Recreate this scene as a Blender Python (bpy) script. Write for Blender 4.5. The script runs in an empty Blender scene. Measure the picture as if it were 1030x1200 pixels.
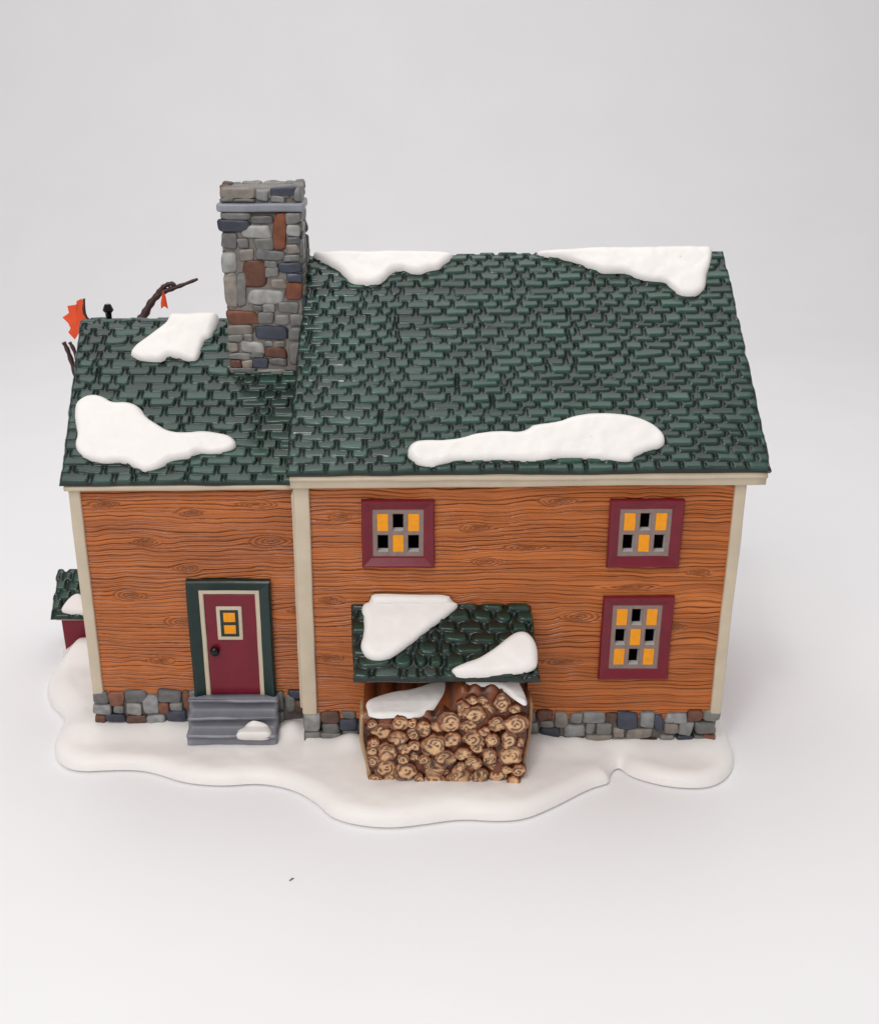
# A glazed ceramic cabin on a white paper sweep. All sizes in cm.
import bpy, bmesh, math, random
import numpy as np
from mathutils import Vector, noise as mnoise

# ---- settings
PAPER = (239, 238, 239)
WOOD_A, WOOD_B, WOOD_G = (201, 114, 51), (162, 88, 39), (68, 31, 16)
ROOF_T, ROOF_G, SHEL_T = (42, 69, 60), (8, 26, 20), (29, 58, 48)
WORLD_C, WORLD_S = (1, .99, .995), .445
LAMPS = [('softbox_key', (-28, -72, 78), (0, 4, 4), 62, 45500, (1, .99, .985)),
         ('fill_back', (-4, 28, 85), (-2, 8, 0), 72, 27500, (1, .99, .99)),  # added overhead fill that brightens the floor
         ('glint_light', (-10, -34, 70), (0, 3, 6), 6, 5000, (1, .985, .97))]  # small unseen light, added for glints on the glaze
# ---- measured outlines and block layouts (cm, in the plane of their surface)
SN_MAIN = [[(-3.363, 8.06), (-3.197, 7.849), (-2.749, 7.586), (-2.436, 7.356), (-2.255, 7.117), (-1.987, 6.806), (-1.637, 6.775), (-1.115, 6.806), (-0.899, 7.013), (-0.682, 7.273),
  (-0.332, 7.377), (-0.157, 7.252), (0.281, 7.189), (0.544, 7.325), (0.852, 7.377), (0.985, 7.534), (1.34, 7.849), (1.325, 8.028), (0.637, 8.113), (-1.13, 8.134),
  (-3.251, 8.155)],
 [(4.006, 7.986), (4.596, 7.812), (5.271, 7.68), (5.684, 7.446), (6.013, 7.274), (6.344, 7.143), (6.942, 7.204), (7.348, 6.972), (7.761, 6.842), (8.307, 6.802),
  (8.451, 6.523), (8.721, 6.246), (9.137, 6.206), (9.494, 6.424), (9.608, 6.722), (9.637, 7.023), (9.805, 7.426), (9.951, 8.037), (9.929, 8.242), (9.076, 8.284),
  (7.018, 8.273), (4.867, 8.119), (4.181, 8.078)],
 [(-0.187, 0.712), (-0.065, 0.985), (0.264, 1.104), (1.002, 1.076), (1.578, 1.168), (1.909, 1.305), (2.735, 1.397), (3.309, 1.324), (3.644, 1.489), (3.666, 1.572),
  (4.55, 1.688), (4.878, 1.841), (5.366, 1.958), (6.009, 1.976), (6.727, 1.904), (7.349, 1.661), (7.719, 1.304), (7.796, 0.993), (7.674, 0.773), (7.269, 0.659),
  (6.78, 0.466), (6.729, 0.309), (6.373, 0.292), (5.277, 0.422), (4.33, 0.422), (4.088, 0.351), (3.516, 0.306), (2.705, 0.396), (1.89, 0.351), (1.32, 0.378),
  (0.912, 0.261), (0.505, 0.153), (0.099, 0.261), (-0.146, 0.486)]]
SN_WING = [[(-8.293, 6.294), (-8.269, 6.005), (-8.553, 5.719), (-9.005, 5.292), (-9.288, 5.044), (-9.441, 4.728), (-9.305, 4.574), (-8.929, 4.448), (-8.439, 4.393),
  (-8.208, 4.532), (-8.094, 4.623), (-7.785, 4.553), (-7.412, 4.434), (-7.171, 4.462), (-7.074, 4.798), (-6.982, 5.221), (-6.775, 5.327), (-6.669, 5.576),
  (-6.565, 5.862), (-6.548, 6.257), (-6.628, 6.352), (-8.236, 6.352)],
 [(-11.024, 2.862), (-10.776, 3.123), (-10.414, 3.197), (-10.077, 3.071), (-9.826, 2.883), (-9.276, 2.914), (-8.887, 2.706), (-8.671, 2.343), (-8.282, 2.086),
  (-7.894, 1.83), (-7.343, 1.779), (-6.801, 1.851), (-6.339, 1.779), (-5.877, 1.677), (-5.631, 1.373), (-5.798, 1.121), (-6.378, 0.991), (-6.925, 1.051), (-7.093, 0.87),
  (-7.717, 0.77), (-8.057, 0.522), (-8.494, 0.373), (-8.773, 0.472), (-9.249, 0.741), (-9.871, 0.651), (-10.431, 0.82), (-10.724, 1.021), (-10.9, 1.373),
  (-10.816, 1.677), (-10.96, 2.137), (-11.034, 2.55)]]
SN_SHEL = [[(-1.387, 2.801), (-1.347, 3.031), (-1.079, 3.071), (-0.006, 3.031), (1.156, 3.031), (1.224, 2.851), (1.418, 2.702), (1.486, 2.553), (1.054, 2.16), (0.433, 1.674),
  (-0.093, 1.194), (-0.698, 0.722), (-1.043, 0.609), (-1.389, 0.675), (-1.611, 0.91), (-1.678, 1.194), (-1.581, 1.529), (-1.576, 2.062), (-1.671, 2.356),
  (-1.65, 2.603)],
 [(1.181, 0.255), (1.243, 0.394), (1.722, 0.609), (2.071, 0.722), (2.559, 1.052), (2.784, 1.242), (3.056, 1.481), (3.326, 1.654), (3.633, 1.654), (3.84, 1.433),
  (3.953, 1.099), (3.944, 0.628), (3.868, 0.348), (3.43, 0.209), (2.741, 0.144), (2.052, 0.07), (1.366, 0.07)]]
SN_PILE = [[(-1.568, -1.554), (-1.338, -1.304), (-0.72, -1.085), (-0.006, -1.085), (0.623, -0.846), (1.075, -0.708), (1.082, -1.136), (0.965, -1.554), (0.518, -1.964),
  (-0.006, -2.238), (-0.614, -2.174), (-1.133, -2.238), (-1.488, -2.045)],
 [(1.406, -1.318), (1.595, -1.008), (2.492, -0.886), (3.107, -1.008), (3.429, -1.403), (3.639, -1.989), (3.563, -2.349), (3.278, -2.153), (2.783, -1.823),
  (2.086, -1.823), (1.826, -1.79), (1.485, -1.572)]]
BASE = [(-12.99, 8.073), (-13.533, 7.496), (-13.85, 6.654), (-13.993, 5.509), (-13.826, 4.042), (-13.351, 3.072), (-12.713, 2.371), (-12.461, 1.691), (-12.546, 0.923),
 (-12.332, -0.129), (-11.782, -0.836), (-11.14, -1.083), (-10.162, -0.984), (-9.157, -0.984), (-8.38, -1.278), (-7.587, -1.711), (-6.289, -1.901), (-5.049, -1.711),
 (-3.885, -2.088), (-3.074, -2.823), (-2.585, -3.574), (-1.706, -3.961), (-0.638, -4.088), (0.428, -3.876), (1.506, -3.618), (2.574, -3.747), (3.52, -3.661),
 (4.535, -3.002), (5.764, -2.042), (6.304, -1.806), (6.487, -1.711), (6.548, -1.327), (6.746, -0.984), (6.971, -0.836), (7.073, -1.083), (7.26, -1.327), (7.586, -1.568),
 (8.311, -1.901), (9.261, -2.042), (10.007, -1.853), (10.616, -1.229), (10.964, -0.435), (11.029, 0.391), (11.058, 1.58)]
WIN = [(-1.62, 7.23, 0.675, 9.522), (6.181, 7.23, 8.502, 9.55), (6.168, 3.123, 8.467, 6.165)]
DOOR = {'frame': (-7.538, 2.005, -4.737, 6.279),
 'slab': (-7.01, 1.983, -5.206, 5.607),
 'trim': (-7.153, 1.915, -5.059, 5.734),
 'win': (-6.608, 4.024, -5.742, 5.288),
 'winin': (-6.462, 4.187, -5.885, 5.159)}
ST_CHIM = [(-6.037, 18.268, -4.903, 18.597, 'g'), (-4.881, 18.211, -4.533, 18.533, 'l'), (-4.486, 18.372, -3.7, 18.597, 'n'), (-3.704, 18.171, -3.521, 18.597, 'g'),
 (-4.455, 18.171, -4.04, 18.348, 'g'), (-6.051, 18.171, -5.619, 18.268, 'g'), (-5.578, 18.171, -4.956, 18.252, 'g'), (-6.082, 17.635, -5.147, 17.83, 'g'),
 (-5.111, 17.52, -4.443, 17.724, 'g'), (-6.1, 17.257, -5.18, 17.618, 'n'), (-4.434, 16.694, -4.032, 17.847, 'b'), (-3.999, 17.504, -3.548, 17.83, 'g'),
 (-5.424, 17.067, -4.452, 17.454, 'l'), (-3.998, 17.125, -3.595, 17.454, 'l'), (-4.027, 16.902, -3.606, 17.092, 'g'), (-6.097, 16.735, -5.609, 17.175, 'g'),
 (-5.571, 16.76, -5.235, 17.009, 'g'), (-5.024, 16.71, -4.469, 17.059, 'g'), (-4.064, 16.56, -3.617, 16.844, 'g'), (-6.106, 15.972, -5.606, 16.594, 'l'),
 (-5.566, 16.359, -5.076, 16.71, 'g'), (-5.061, 16.359, -4.114, 16.66, 'g'), (-4.101, 16.334, -3.61, 16.527, 'g'), (-5.483, 15.513, -4.752, 16.309, 'b'),
 (-4.737, 16.141, -4.347, 16.309, 'g'), (-4.3, 15.972, -3.587, 16.292, 'n'), (-4.715, 15.836, -4.349, 16.107, 'g'), (-4.06, 15.641, -3.566, 15.938, 'n'),
 (-6.096, 14.799, -5.677, 15.896, 'g'), (-5.65, 14.825, -5.394, 15.896, 'g'), (-4.622, 15.445, -4.084, 15.768, 'g'), (-4.079, 15.05, -3.565, 15.615, 'b'),
 (-5.318, 14.929, -4.171, 15.428, 'l'), (-5.218, 14.721, -4.891, 14.894, 'g'), (-4.857, 14.695, -4.444, 14.929, 'g'), (-4.357, 14.669, -3.712, 15.015, 'g'),
 (-6.053, 14.286, -5.018, 14.739, 'b'), (-4.994, 14.286, -4.563, 14.652, 'g'), (-4.53, 14.216, -4.03, 14.634, 'g'), (-6.06, 13.97, -5.289, 14.259, 'g'),
 (-5.192, 13.74, -4.134, 14.233, 'n'), (-6.051, 13.722, -5.573, 13.934, 'g'), (-5.529, 13.722, -5.225, 13.97, 'g'), (-6.069, 13.376, -5.721, 13.669, 'g'),
 (-5.669, 13.332, -4.903, 13.705, 'l'), (-4.863, 13.545, -4.584, 13.705, 'g'), (-4.567, 13.527, -4.15, 13.705, 'g'), (-4.876, 13.171, -4.161, 13.51, 'b'),
 (-6.062, 13.108, -5.346, 13.314, 'g'), (-5.335, 13.153, -4.933, 13.349, 'g'), (-6.033, 12.839, -5.666, 13.081, 'b'), (-5.639, 12.839, -5.289, 13.081, 'g'),
 (-5.262, 12.793, -4.807, 13.135, 'n'), (-4.743, 12.902, -4.174, 13.135, 'g'), (-6.066, 12.613, -5.24, 12.812, 'g'), (-5.215, 12.613, -4.188, 12.775, 'g'),
 (-3.987, 14.216, -3.556, 14.608, 'g'), (-4.048, 13.776, -3.571, 14.172, 'g'), (-4.057, 12.973, -3.594, 13.687, 'g')]
ST_WING = [(-11.112, 1.497, -10.584, 1.949, 'g'), (-10.568, 1.406, -10.02, 1.971, 'b'), (-9.993, 1.531, -9.212, 2.005, 'g'), (-9.379, 1.064, -8.869, 1.78, 'l'),
 (-8.792, 1.531, -8.01, 2.005, 'g'), (-7.993, 1.269, -7.758, 1.949, 'b'), (-11.143, 1.041, -10.504, 1.44, 'l'), (-10.406, 1.098, -10.082, 1.383, 'g'),
 (-9.982, 1.018, -9.472, 1.497, 'l'), (-8.834, 1.018, -8.471, 1.497, 'b'), (-8.444, 1.201, -8.052, 1.497, 'g'), (-8.611, 0.789, -7.872, 1.178, 'n'),
 (-11.106, 0.651, -10.771, 1.018, 'b'), (-10.745, 0.754, -10.075, 1.041, 'n'), (-10.054, 0.628, -9.354, 0.995, 'b'), (-9.312, 0.674, -8.671, 1.018, 'l'),
 (-4.727, 1.155, -4.502, 1.949, 'g'), (-4.475, 1.155, -4.113, 1.836, 'g'), (-4.324, 1.689, -3.777, 1.994, 'n'), (-4.088, 1.155, -3.755, 1.588, 'b'),
 (-4.74, 0.524, -4.533, 1.133, 'g'), (-7.733, 1.155, -7.194, 1.949, 'g'), (-4.943, 1.155, -4.747, 1.949, 'g')]
ST_MAIN = [(-3.674, 1.024, -3.163, 1.761, 'l'), (-3.112, 1.329, -2.463, 1.804, 'b'), (-2.414, 1.545, -1.905, 1.815, 'g'), (-2.497, 1.057, -1.912, 1.524, 'n'),
 (-3.125, 0.981, -2.538, 1.307, 'g'), (-3.667, 0.619, -3.163, 0.981, 'g'), (-3.126, 0.652, -2.481, 0.948, 'g'), (-2.433, 0.674, -1.873, 1.024, 'g'),
 (3.75, 1.409, 4.135, 1.804, 'g'), (4.161, 1.462, 4.756, 1.835, 'b'), (4.81, 1.141, 5.269, 1.804, 'g'), (5.311, 1.355, 5.723, 1.75, 'g'),
 (5.769, 1.334, 6.502, 1.782, 'l'), (6.546, 1.409, 6.913, 1.761, 'b'), (6.949, 1.141, 7.61, 1.761, 'n'), (7.68, 1.194, 8.157, 1.782, 'l'),
 (8.203, 1.033, 8.488, 1.719, 'n'), (8.593, 1.355, 9.299, 1.729, 'l'), (9.338, 1.409, 9.796, 1.835, 'b'), (9.84, 1.409, 10.39, 1.867, 'g'),
 (4.267, 1.194, 4.772, 1.42, 'g'), (4.328, 0.687, 4.992, 1.162, 'n'), (5.172, 0.795, 5.844, 1.27, 'l'), (5.885, 0.925, 6.216, 1.334, 'g'),
 (6.253, 0.925, 6.787, 1.334, 'g'), (6.861, 0.795, 7.184, 1.162, 'g'), (7.28, 0.73, 8.183, 1.119, 'g'), (8.554, 0.925, 9.06, 1.334, 'g'),
 (9.088, 0.871, 9.521, 1.377, 'l'), (9.613, 0.871, 10.303, 1.377, 'g'), (5.062, 0.513, 5.894, 0.762, 'b'), (5.929, 0.491, 6.788, 0.871, 'g'),
 (6.839, 0.447, 7.468, 0.762, 'g'), (7.489, 0.447, 8.414, 0.708, 'b'), (8.443, 0.491, 8.961, 0.871, 'g'), (9.007, 0.513, 9.608, 0.838, 'n'),
 (9.929, 0.556, 10.345, 0.849, 'b'), (9.626, 0.534, 9.912, 0.838, 'g'), (3.767, 0.925, 4.245, 1.377, 'g')]
LOGS = [(-0.925, 2.404, 0.289), (-0.462, 2.25, 0.237), (-0.006, 2.322, 0.193), (0.344, 2.608, 0.21), (0.754, 2.608, 0.192), (1.19, 2.73, 0.332), (-0.817, 1.733, 0.291),
 (-0.252, 1.858, 0.176), (0.029, 1.941, 0.158), (0.663, 1.941, 0.352), (1.241, 2.147, 0.246), (1.055, 1.473, 0.283), (-0.315, 1.421, 0.177), (0.056, 1.442, 0.159),
 (1.558, 3.196, 0.261), (1.951, 3.065, 0.278), (2.3, 3.035, 0.261), (1.76, 2.588, 0.227), (2.682, 2.74, 0.218), (2.268, 2.506, 0.149), (2.521, 2.198, 0.211),
 (1.899, 2.178, 0.281), (2.055, 1.847, 0.229), (1.582, 1.681, 0.212), (1.915, 1.348, 0.23), (2.416, 1.494, 0.265), (3.266, 2.761, 0.314), (3.084, 2.147, 0.246),
 (3.113, 1.525, 0.318), (-0.867, 1.033, 0.32), (-0.228, 0.948, 0.293), (0.598, 1.033, 0.355), (1.492, 0.631, 0.339), (2.176, 0.737, 0.24), (2.755, 0.716, 0.223),
 (3.059, 0.969, 0.178), (-0.72, 0.525, 0.214), (0.726, 0.503, 0.25), (-1.237, 0.525, 0.161), (-0.318, 0.471, 0.179), (0.217, 0.525, 0.178), (1.107, 0.716, 0.16),
 (-1.253, 2.095, 0.141), (-1.262, 1.369, 0.177), (2.611, 1.106, 0.142), (3.42, 2.095, 0.141), (3.417, 0.896, 0.196), (0.348, 1.473, 0.159), (1.958, 0.471, 0.161)]
TREE = {'br1': [(-11.23, 11.0, 12.05), (-10.741, 11.0, 12.629), (-10.477, 11.0, 12.966), (-10.17, 11.0, 13.436), (-9.81, 11.0, 13.769), (-9.399, 11.0, 13.935),
         (-8.924, 11.0, 14.1), (-8.312, 11.0, 14.331)],
 'br2': [(-9.984, 11.0, 13.669), (-9.728, 11.0, 13.968), (-9.484, 11.0, 14.117), (-9.283, 11.0, 14.15), (-9.24, 11.0, 14.067)],
 'leaf1': [(-12.597, 10.3, 12.954), (-12.707, 10.3, 13.153), (-12.631, 10.3, 13.549), (-12.714, 10.3, 13.697), (-12.886, 10.3, 13.615), (-12.868, 10.3, 13.484),
           (-13.268, 10.3, 13.418), (-13.232, 10.3, 13.153), (-13.516, 10.3, 12.971), (-13.31, 10.3, 12.754), (-13.234, 10.3, 12.554), (-13.352, 10.3, 12.386),
           (-13.117, 10.3, 12.117), (-12.882, 10.3, 12.453), (-12.731, 10.3, 12.319), (-12.523, 10.3, 12.721)],
 'leaf2': [(-9.616, 10.6, 13.948), (-9.533, 10.6, 13.751), (-9.514, 10.6, 13.586), (-9.475, 10.6, 13.254), (-9.598, 10.6, 13.354), (-9.739, 10.6, 13.254),
           (-9.736, 10.6, 13.486), (-9.665, 10.6, 13.751)],
 'tw1': [(-12.989, 10.0, 10.423), (-13.206, 10.0, 11.177), (-13.34, 10.0, 11.753), (-13.467, 10.0, 12.09)],
 'tw2': [(-12.852, 10.0, 10.767), (-13.08, 10.0, 11.72), (-13.236, 10.0, 12.09)]}

# ---------------------------------------------------------------- helpers
C = bpy.data.collections.new('Scene'); S = bpy.context.scene; S.collection.children.link(C)
RNG = np.random.default_rng(7); random.seed(7)

def lin(r, g, b):
    f = lambda c: (c/255/12.92) if c/255 <= .04045 else ((c/255+.055)/1.055)**2.4
    return (f(r), f(g), f(b))

def _hash(ix, iy, seed):
    h = (ix.astype(np.int64)*374761393 + iy.astype(np.int64)*668265263 + seed*982451653) & 0xffffffff
    h = ((h ^ (h >> 13))*1274126177) & 0xffffffff
    return ((h ^ (h >> 16)) & 0xffff)/65535.0

def noise(x, y, seed=0):
    """smooth 2-D value noise in -1..1"""
    x = np.asarray(x, float); y = np.asarray(y, float)
    x, y = np.broadcast_arrays(x, y)
    ix = np.floor(x); iy = np.floor(y); fx = x-ix; fy = y-iy
    fx = fx*fx*fx*(fx*(fx*6-15)+10); fy = fy*fy*fy*(fy*(fy*6-15)+10)
    ix = ix.astype(np.int64); iy = iy.astype(np.int64)
    a = _hash(ix, iy, seed); b = _hash(ix+1, iy, seed); c = _hash(ix, iy+1, seed); d = _hash(ix+1, iy+1, seed)
    return ((a*(1-fx)+b*fx)*(1-fy)+(c*(1-fx)+d*fx)*fy)*2-1

def fbm(x, y, seed=0, o=3):
    s = 0; a = 1; t = 0
    for k in range(o):
        s = s+a*noise(x*2**k, y*2**k, seed+k*31); t += a; a *= .5
    return s/t

def sstep(x, a=0., b=1.):
    t = np.clip((x-a)/(b-a), 0, 1); return t*t*(3-2*t)

def link(name, me, mat, parent=None):
    o = bpy.data.objects.new(name, me); C.objects.link(o)
    if mat is not None:
        for m in (mat if isinstance(mat, (list, tuple)) else [mat]): me.materials.append(m)
    if parent: o.parent = parent
    return o

def mesh(name, V, Fc, mat, parent=None, col=None, smooth=True, mi=None):
    me = bpy.data.meshes.new(name)
    V = np.asarray(V, float)
    me.from_pydata(V.tolist(), [], [list(map(int, f)) for f in Fc])
    me.update()
    if smooth: me.polygons.foreach_set('use_smooth', [True]*len(me.polygons))
    if mi is not None: me.polygons.foreach_set('material_index', list(map(int, mi)))
    if col is not None:
        a = me.color_attributes.new('Col', 'FLOAT_COLOR', 'POINT')
        c4 = np.ones((len(V), 4)); c4[:, :3] = np.asarray(col)[:, :3]
        a.data.foreach_set('color', c4.ravel())
    o = link(name, me, mat, parent)
    return o

def grid_faces(nu, nv, mask=None, flip=False):
    i, j = np.meshgrid(np.arange(nu-1), np.arange(nv-1))
    a = (j*nu+i).ravel(); f = np.stack([a, a+1, a+nu+1, a+nu], 1)
    if flip: f = f[:, ::-1]
    if mask is not None: f = f[mask.ravel()]
    return f

class MB:
    """collects verts, faces and vertex colours of ONE mesh"""
    def __init__(s): s.V = []; s.F = []; s.K = []; s.M = []
    def add(s, V, F, col=(1, 1, 1), mi=0):
        b = len(s.V); V = np.asarray(V, float)
        s.V += V.tolist(); s.F += [[int(i)+b for i in f] for f in F]; s.M += [mi]*len(F)
        col = np.asarray(col, float)
        s.K += (col.tolist() if col.ndim == 2 else [list(col)]*len(V))
    def build(s, name, mat, parent=None, smooth=True, usecol=True):
        return mesh(name, s.V, s.F, mat, parent, np.array(s.K) if usecol else None, smooth, s.M)

def rbox(c, h, k=7, n=6, jit=0., seed=0, nz=.0, rot=0.):
    """rounded irregular block: centre c, half sizes h, seen along y (rotation in the xz plane)"""
    t = np.linspace(-1, 1, n); a, b = np.meshgrid(t, t); a = a.ravel(); b = b.ravel(); o = np.ones_like(a)
    P = []; F = []
    for ax, sg in ((0, 1), (0, -1), (1, 1), (1, -1), (2, 1), (2, -1)):
        q = [None]*3; q[ax] = o*sg; q[(ax+1) % 3] = a*sg; q[(ax+2) % 3] = b
        f = grid_faces(n, n)+len(P)*n*n
        P.append(np.stack(q, 1)); F.append(f)
    P = np.concatenate(P); F = np.concatenate(F)
    P = P/(np.sum(np.abs(P)**k, 1)**(1/k))[:, None]
    r = np.random.default_rng(seed)
    if jit:
        cj = r.uniform(-jit, jit, (2, 2, 2))
        u = (P[:, 0]+1)/2; w = (P[:, 2]+1)/2
        bl = lambda m: m[0, 0]*(1-u)*(1-w)+m[1, 0]*u*(1-w)+m[0, 1]*(1-u)*w+m[1, 1]*u*w
        P[:, 0] += bl(cj[0]); P[:, 2] += bl(cj[1])
    P = P*np.array(h)
    if rot:
        cs, sn = math.cos(rot), math.sin(rot); x = P[:, 0]*cs-P[:, 2]*sn; z = P[:, 0]*sn+P[:, 2]*cs; P[:, 0] = x; P[:, 2] = z
    P = P+np.array(c)
    if nz:
        for ax in range(3):
            P[:, ax] += nz*noise(P[:, (ax+1) % 3]*4+seed, P[:, (ax+2) % 3]*4+P[:, ax]*2, seed+ax)
    return P, F

def bevel_box(name, x0, x1, y0, y1, z0, z1, bev, mat, parent, wob=.012, cuts=10, seed=0):
    """hand finished bar: bevelled box, cut along its length and slightly wobbly"""
    bm = bmesh.new(); bmesh.ops.create_cube(bm, size=1)
    for v in bm.verts: v.co = Vector(((x0+x1)/2+v.co.x*(x1-x0), (y0+y1)/2+v.co.y*(y1-y0), (z0+z1)/2+v.co.z*(z1-z0)))
    ax = int(np.argmax([x1-x0, y1-y0, z1-z0]))
    es = [e for e in bm.edges if abs((e.verts[0].co-e.verts[1].co)[ax]) > 1e-4]
    if cuts: bmesh.ops.subdivide_edges(bm, edges=es, cuts=cuts, use_grid_fill=True)
    sh = [e for e in bm.edges if len(e.link_faces) == 2 and e.calc_face_angle() > .5]
    bmesh.ops.bevel(bm, geom=sh, offset=bev, segments=3, affect='EDGES', profile=.5)
    if wob:
        for v in bm.verts:
            n = mnoise.noise_vector(v.co*.9+Vector((seed*3.1, 1.7, 0)))
            v.co += n*wob
    me = bpy.data.meshes.new(name); bm.to_mesh(me); bm.free()
    me.polygons.foreach_set('use_smooth', [True]*len(me.polygons))
    return link(name, me, mat, parent)

def chaikin(p, n=2):
    p = np.array(p, float)
    for _ in range(n):
        q = np.roll(p, -1, 0); p = np.stack([p*.75+q*.25, p*.25+q*.75], 1).reshape(-1, 2)
    return p

def poly_dist(P, poly):
    """signed distance (inside > 0) and nearest boundary point"""
    best = np.full(len(P), 1e9); near = np.zeros_like(P); ins = np.zeros(len(P), bool)
    n = len(poly)
    for i in range(n):
        a = poly[i]; b = poly[(i+1) % n]; d = b-a
        t = np.clip(((P-a)@d)/max(d@d, 1e-12), 0, 1); q = a+t[:, None]*d
        e = np.hypot(*(P-q).T); m = e < best; best[m] = e[m]; near[m] = q[m]
        if abs(d[1]) > 1e-12:
            c = ((a[1] > P[:, 1]) != (b[1] > P[:, 1])) & (P[:, 0] < d[0]*(P[:, 1]-a[1])/d[1]+a[0])
            ins ^= c
    return np.where(ins, best, -best), near

def patch(name, poly, hf, fmap, mat, parent, res=.05, rough=0):
    """moulded sheet over an outline; hf(d,u,v) = height, fmap(u,v,h) = place in the scene"""
    poly = chaikin(poly)
    lo = poly.min(0)-res; hi = poly.max(0)+res
    u = np.arange(lo[0], hi[0]+res, res); v = np.arange(lo[1], hi[1]+res, res); nu, nv = len(u), len(v)
    U, V = np.meshgrid(u, v); P = np.stack([U.ravel(), V.ravel()], 1)
    d, near = poly_dist(P, poly); out = d <= 0
    ins = (~out).reshape(nv, nu)
    keep = ins[:-1, :-1] | ins[1:, :-1] | ins[:-1, 1:] | ins[1:, 1:]
    P[out] = near[out]; d = np.where(out, 0, d)
    X = fmap(P[:, 0], P[:, 1], hf(d, P[:, 0], P[:, 1]))
    f = grid_faces(nu, nv, keep)
    used = np.unique(f); re = np.full(nu*nv, -1); re[used] = np.arange(len(used))
    o = mesh(name, X[used], re[f], mat, parent)
    return o

def dome(T, R, nz=.0, fr=1.5, seed=0):
    def f(d, u, v):
        t = np.clip(d/R, 0, 1)
        return T*np.sqrt(np.maximum(1-(1-t)**2, 0))+nz*fbm(u*fr, v*fr, seed)*sstep(t)-.01
    return f

# ---------------------------------------------------------------- materials
def mat(name, rgb=None, rough=.35, coat=0., attr=False, var=.0, vscale=2., bump=0., bscale=30., spec=.5, dirt=None, sss=0.):
    m = bpy.data.materials.new(name); m.use_nodes = True; nt = m.node_tree; N = nt.nodes; L = nt.links
    b = N['Principled BSDF']; b.inputs['Roughness'].default_value = rough
    b.inputs['Coat Weight'].default_value = coat; b.inputs['Coat Roughness'].default_value = .12
    b.inputs['Specular IOR Level'].default_value = spec
    if sss:
        b.inputs['Subsurface Weight'].default_value = sss; b.inputs['Subsurface Radius'].default_value = (.2, .17, .15); b.inputs['Subsurface Scale'].default_value = .4
    tc = N.new('ShaderNodeTexCoord')
    if attr:
        s = N.new('ShaderNodeAttribute'); s.attribute_name = 'Col'; out = s.outputs['Color']
    else:
        s = N.new('ShaderNodeRGB'); s.outputs[0].default_value = (*rgb, 1); out = s.outputs[0]
    if var:
        n = N.new('ShaderNodeTexNoise'); n.inputs['Scale'].default_value = vscale; n.inputs['Detail'].default_value = 5
        L.new(tc.outputs['Object'], n.inputs['Vector'])
        r = N.new('ShaderNodeMapRange'); r.inputs['From Min'].default_value = .3; r.inputs['From Max'].default_value = .7
        r.inputs['To Min'].default_value = 1-var; r.inputs['To Max'].default_value = 1+var
        L.new(n.outputs['Fac'], r.inputs['Value'])
        mx = N.new('ShaderNodeVectorMath'); mx.operation = 'SCALE'
        L.new(out, mx.inputs[0]); L.new(r.outputs['Result'], mx.inputs['Scale']); out = mx.outputs[0]
    if dirt:
        n = N.new('ShaderNodeTexNoise'); n.inputs['Scale'].default_value = dirt[1]; n.inputs['Detail'].default_value = 2
        L.new(tc.outputs['Object'], n.inputs['Vector'])
        r = N.new('ShaderNodeMapRange'); r.inputs['From Min'].default_value = dirt[2]; r.inputs['From Max'].default_value = dirt[2]+.05
        r.inputs['To Max'].default_value = dirt[3]
        L.new(n.outputs['Fac'], r.inputs['Value'])
        mx = N.new('ShaderNodeMix'); mx.data_type = 'RGBA'
        L.new(r.outputs['Result'], mx.inputs['Factor']); L.new(out, mx.inputs['A']); mx.inputs['B'].default_value = (*dirt[0], 1); out = mx.outputs['Result']
    L.new(out, b.inputs['Base Color'])
    if bump:
        n = N.new('ShaderNodeTexNoise'); n.inputs['Scale'].default_value = bscale; n.inputs['Detail'].default_value = 3
        L.new(tc.outputs['Object'], n.inputs['Vector'])
        bp = N.new('ShaderNodeBump'); bp.inputs['Strength'].default_value = bump; bp.inputs['Distance'].default_value = .02
        L.new(n.outputs['Fac'], bp.inputs['Height']); L.new(bp.outputs['Normal'], b.inputs['Normal'])
    return m

M_PAPER = mat('white_paper', lin(*PAPER), .75, var=.012, vscale=.15, spec=.2)
M_SNOW = mat('white_glaze_snow', lin(238, 233, 229), .38, .0, var=.02, vscale=1.2, bump=.12, bscale=3, spec=.3, dirt=(lin(150, 120, 95), 5.5, .76, .35))
M_BASE = mat('white_glaze_base', lin(241, 236, 232), .42, .0, var=.02, vscale=.8, bump=.12, bscale=2.5, spec=.3, dirt=(lin(120, 105, 95), 6, .765, .5))
M_ROOF = mat('green_shingle_glaze', None, .2, .3, attr=True, spec=.3, var=.12, vscale=1.3, bump=.1, bscale=9)
M_SHEL = mat('green_gloss_glaze', None, .2, .3, attr=True, spec=.4, var=.1, vscale=1.3, bump=.1, bscale=9)
M_WOOD = mat('orange_wood_paint', None, .36, .08, attr=True, spec=.35, var=.07, vscale=.9, bump=.1, bscale=14)
M_TRIM = mat('beige_trim_paint', lin(196, 181, 158), .4, .05, var=.07, vscale=1.1, bump=.12, bscale=6)
M_STONE = mat('painted_stone', None, .42, .1, attr=True, var=.16, vscale=5, bump=.25, bscale=10)
M_RED = mat('maroon_paint', lin(114, 23, 40), .3, .1, spec=.3, var=.1, vscale=1.5, bump=.1, bscale=6)
M_DGREEN = mat('dark_green_paint', lin(19, 44, 40), .28, .1, spec=.35, var=.12, vscale=1.5, bump=.1, bscale=6)
M_TAUPE = mat('taupe_paint', lin(132, 112, 104), .45, var=.1, vscale=5)
M_PALE = mat('bare_porcelain', lin(205, 200, 198), .5)
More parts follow.
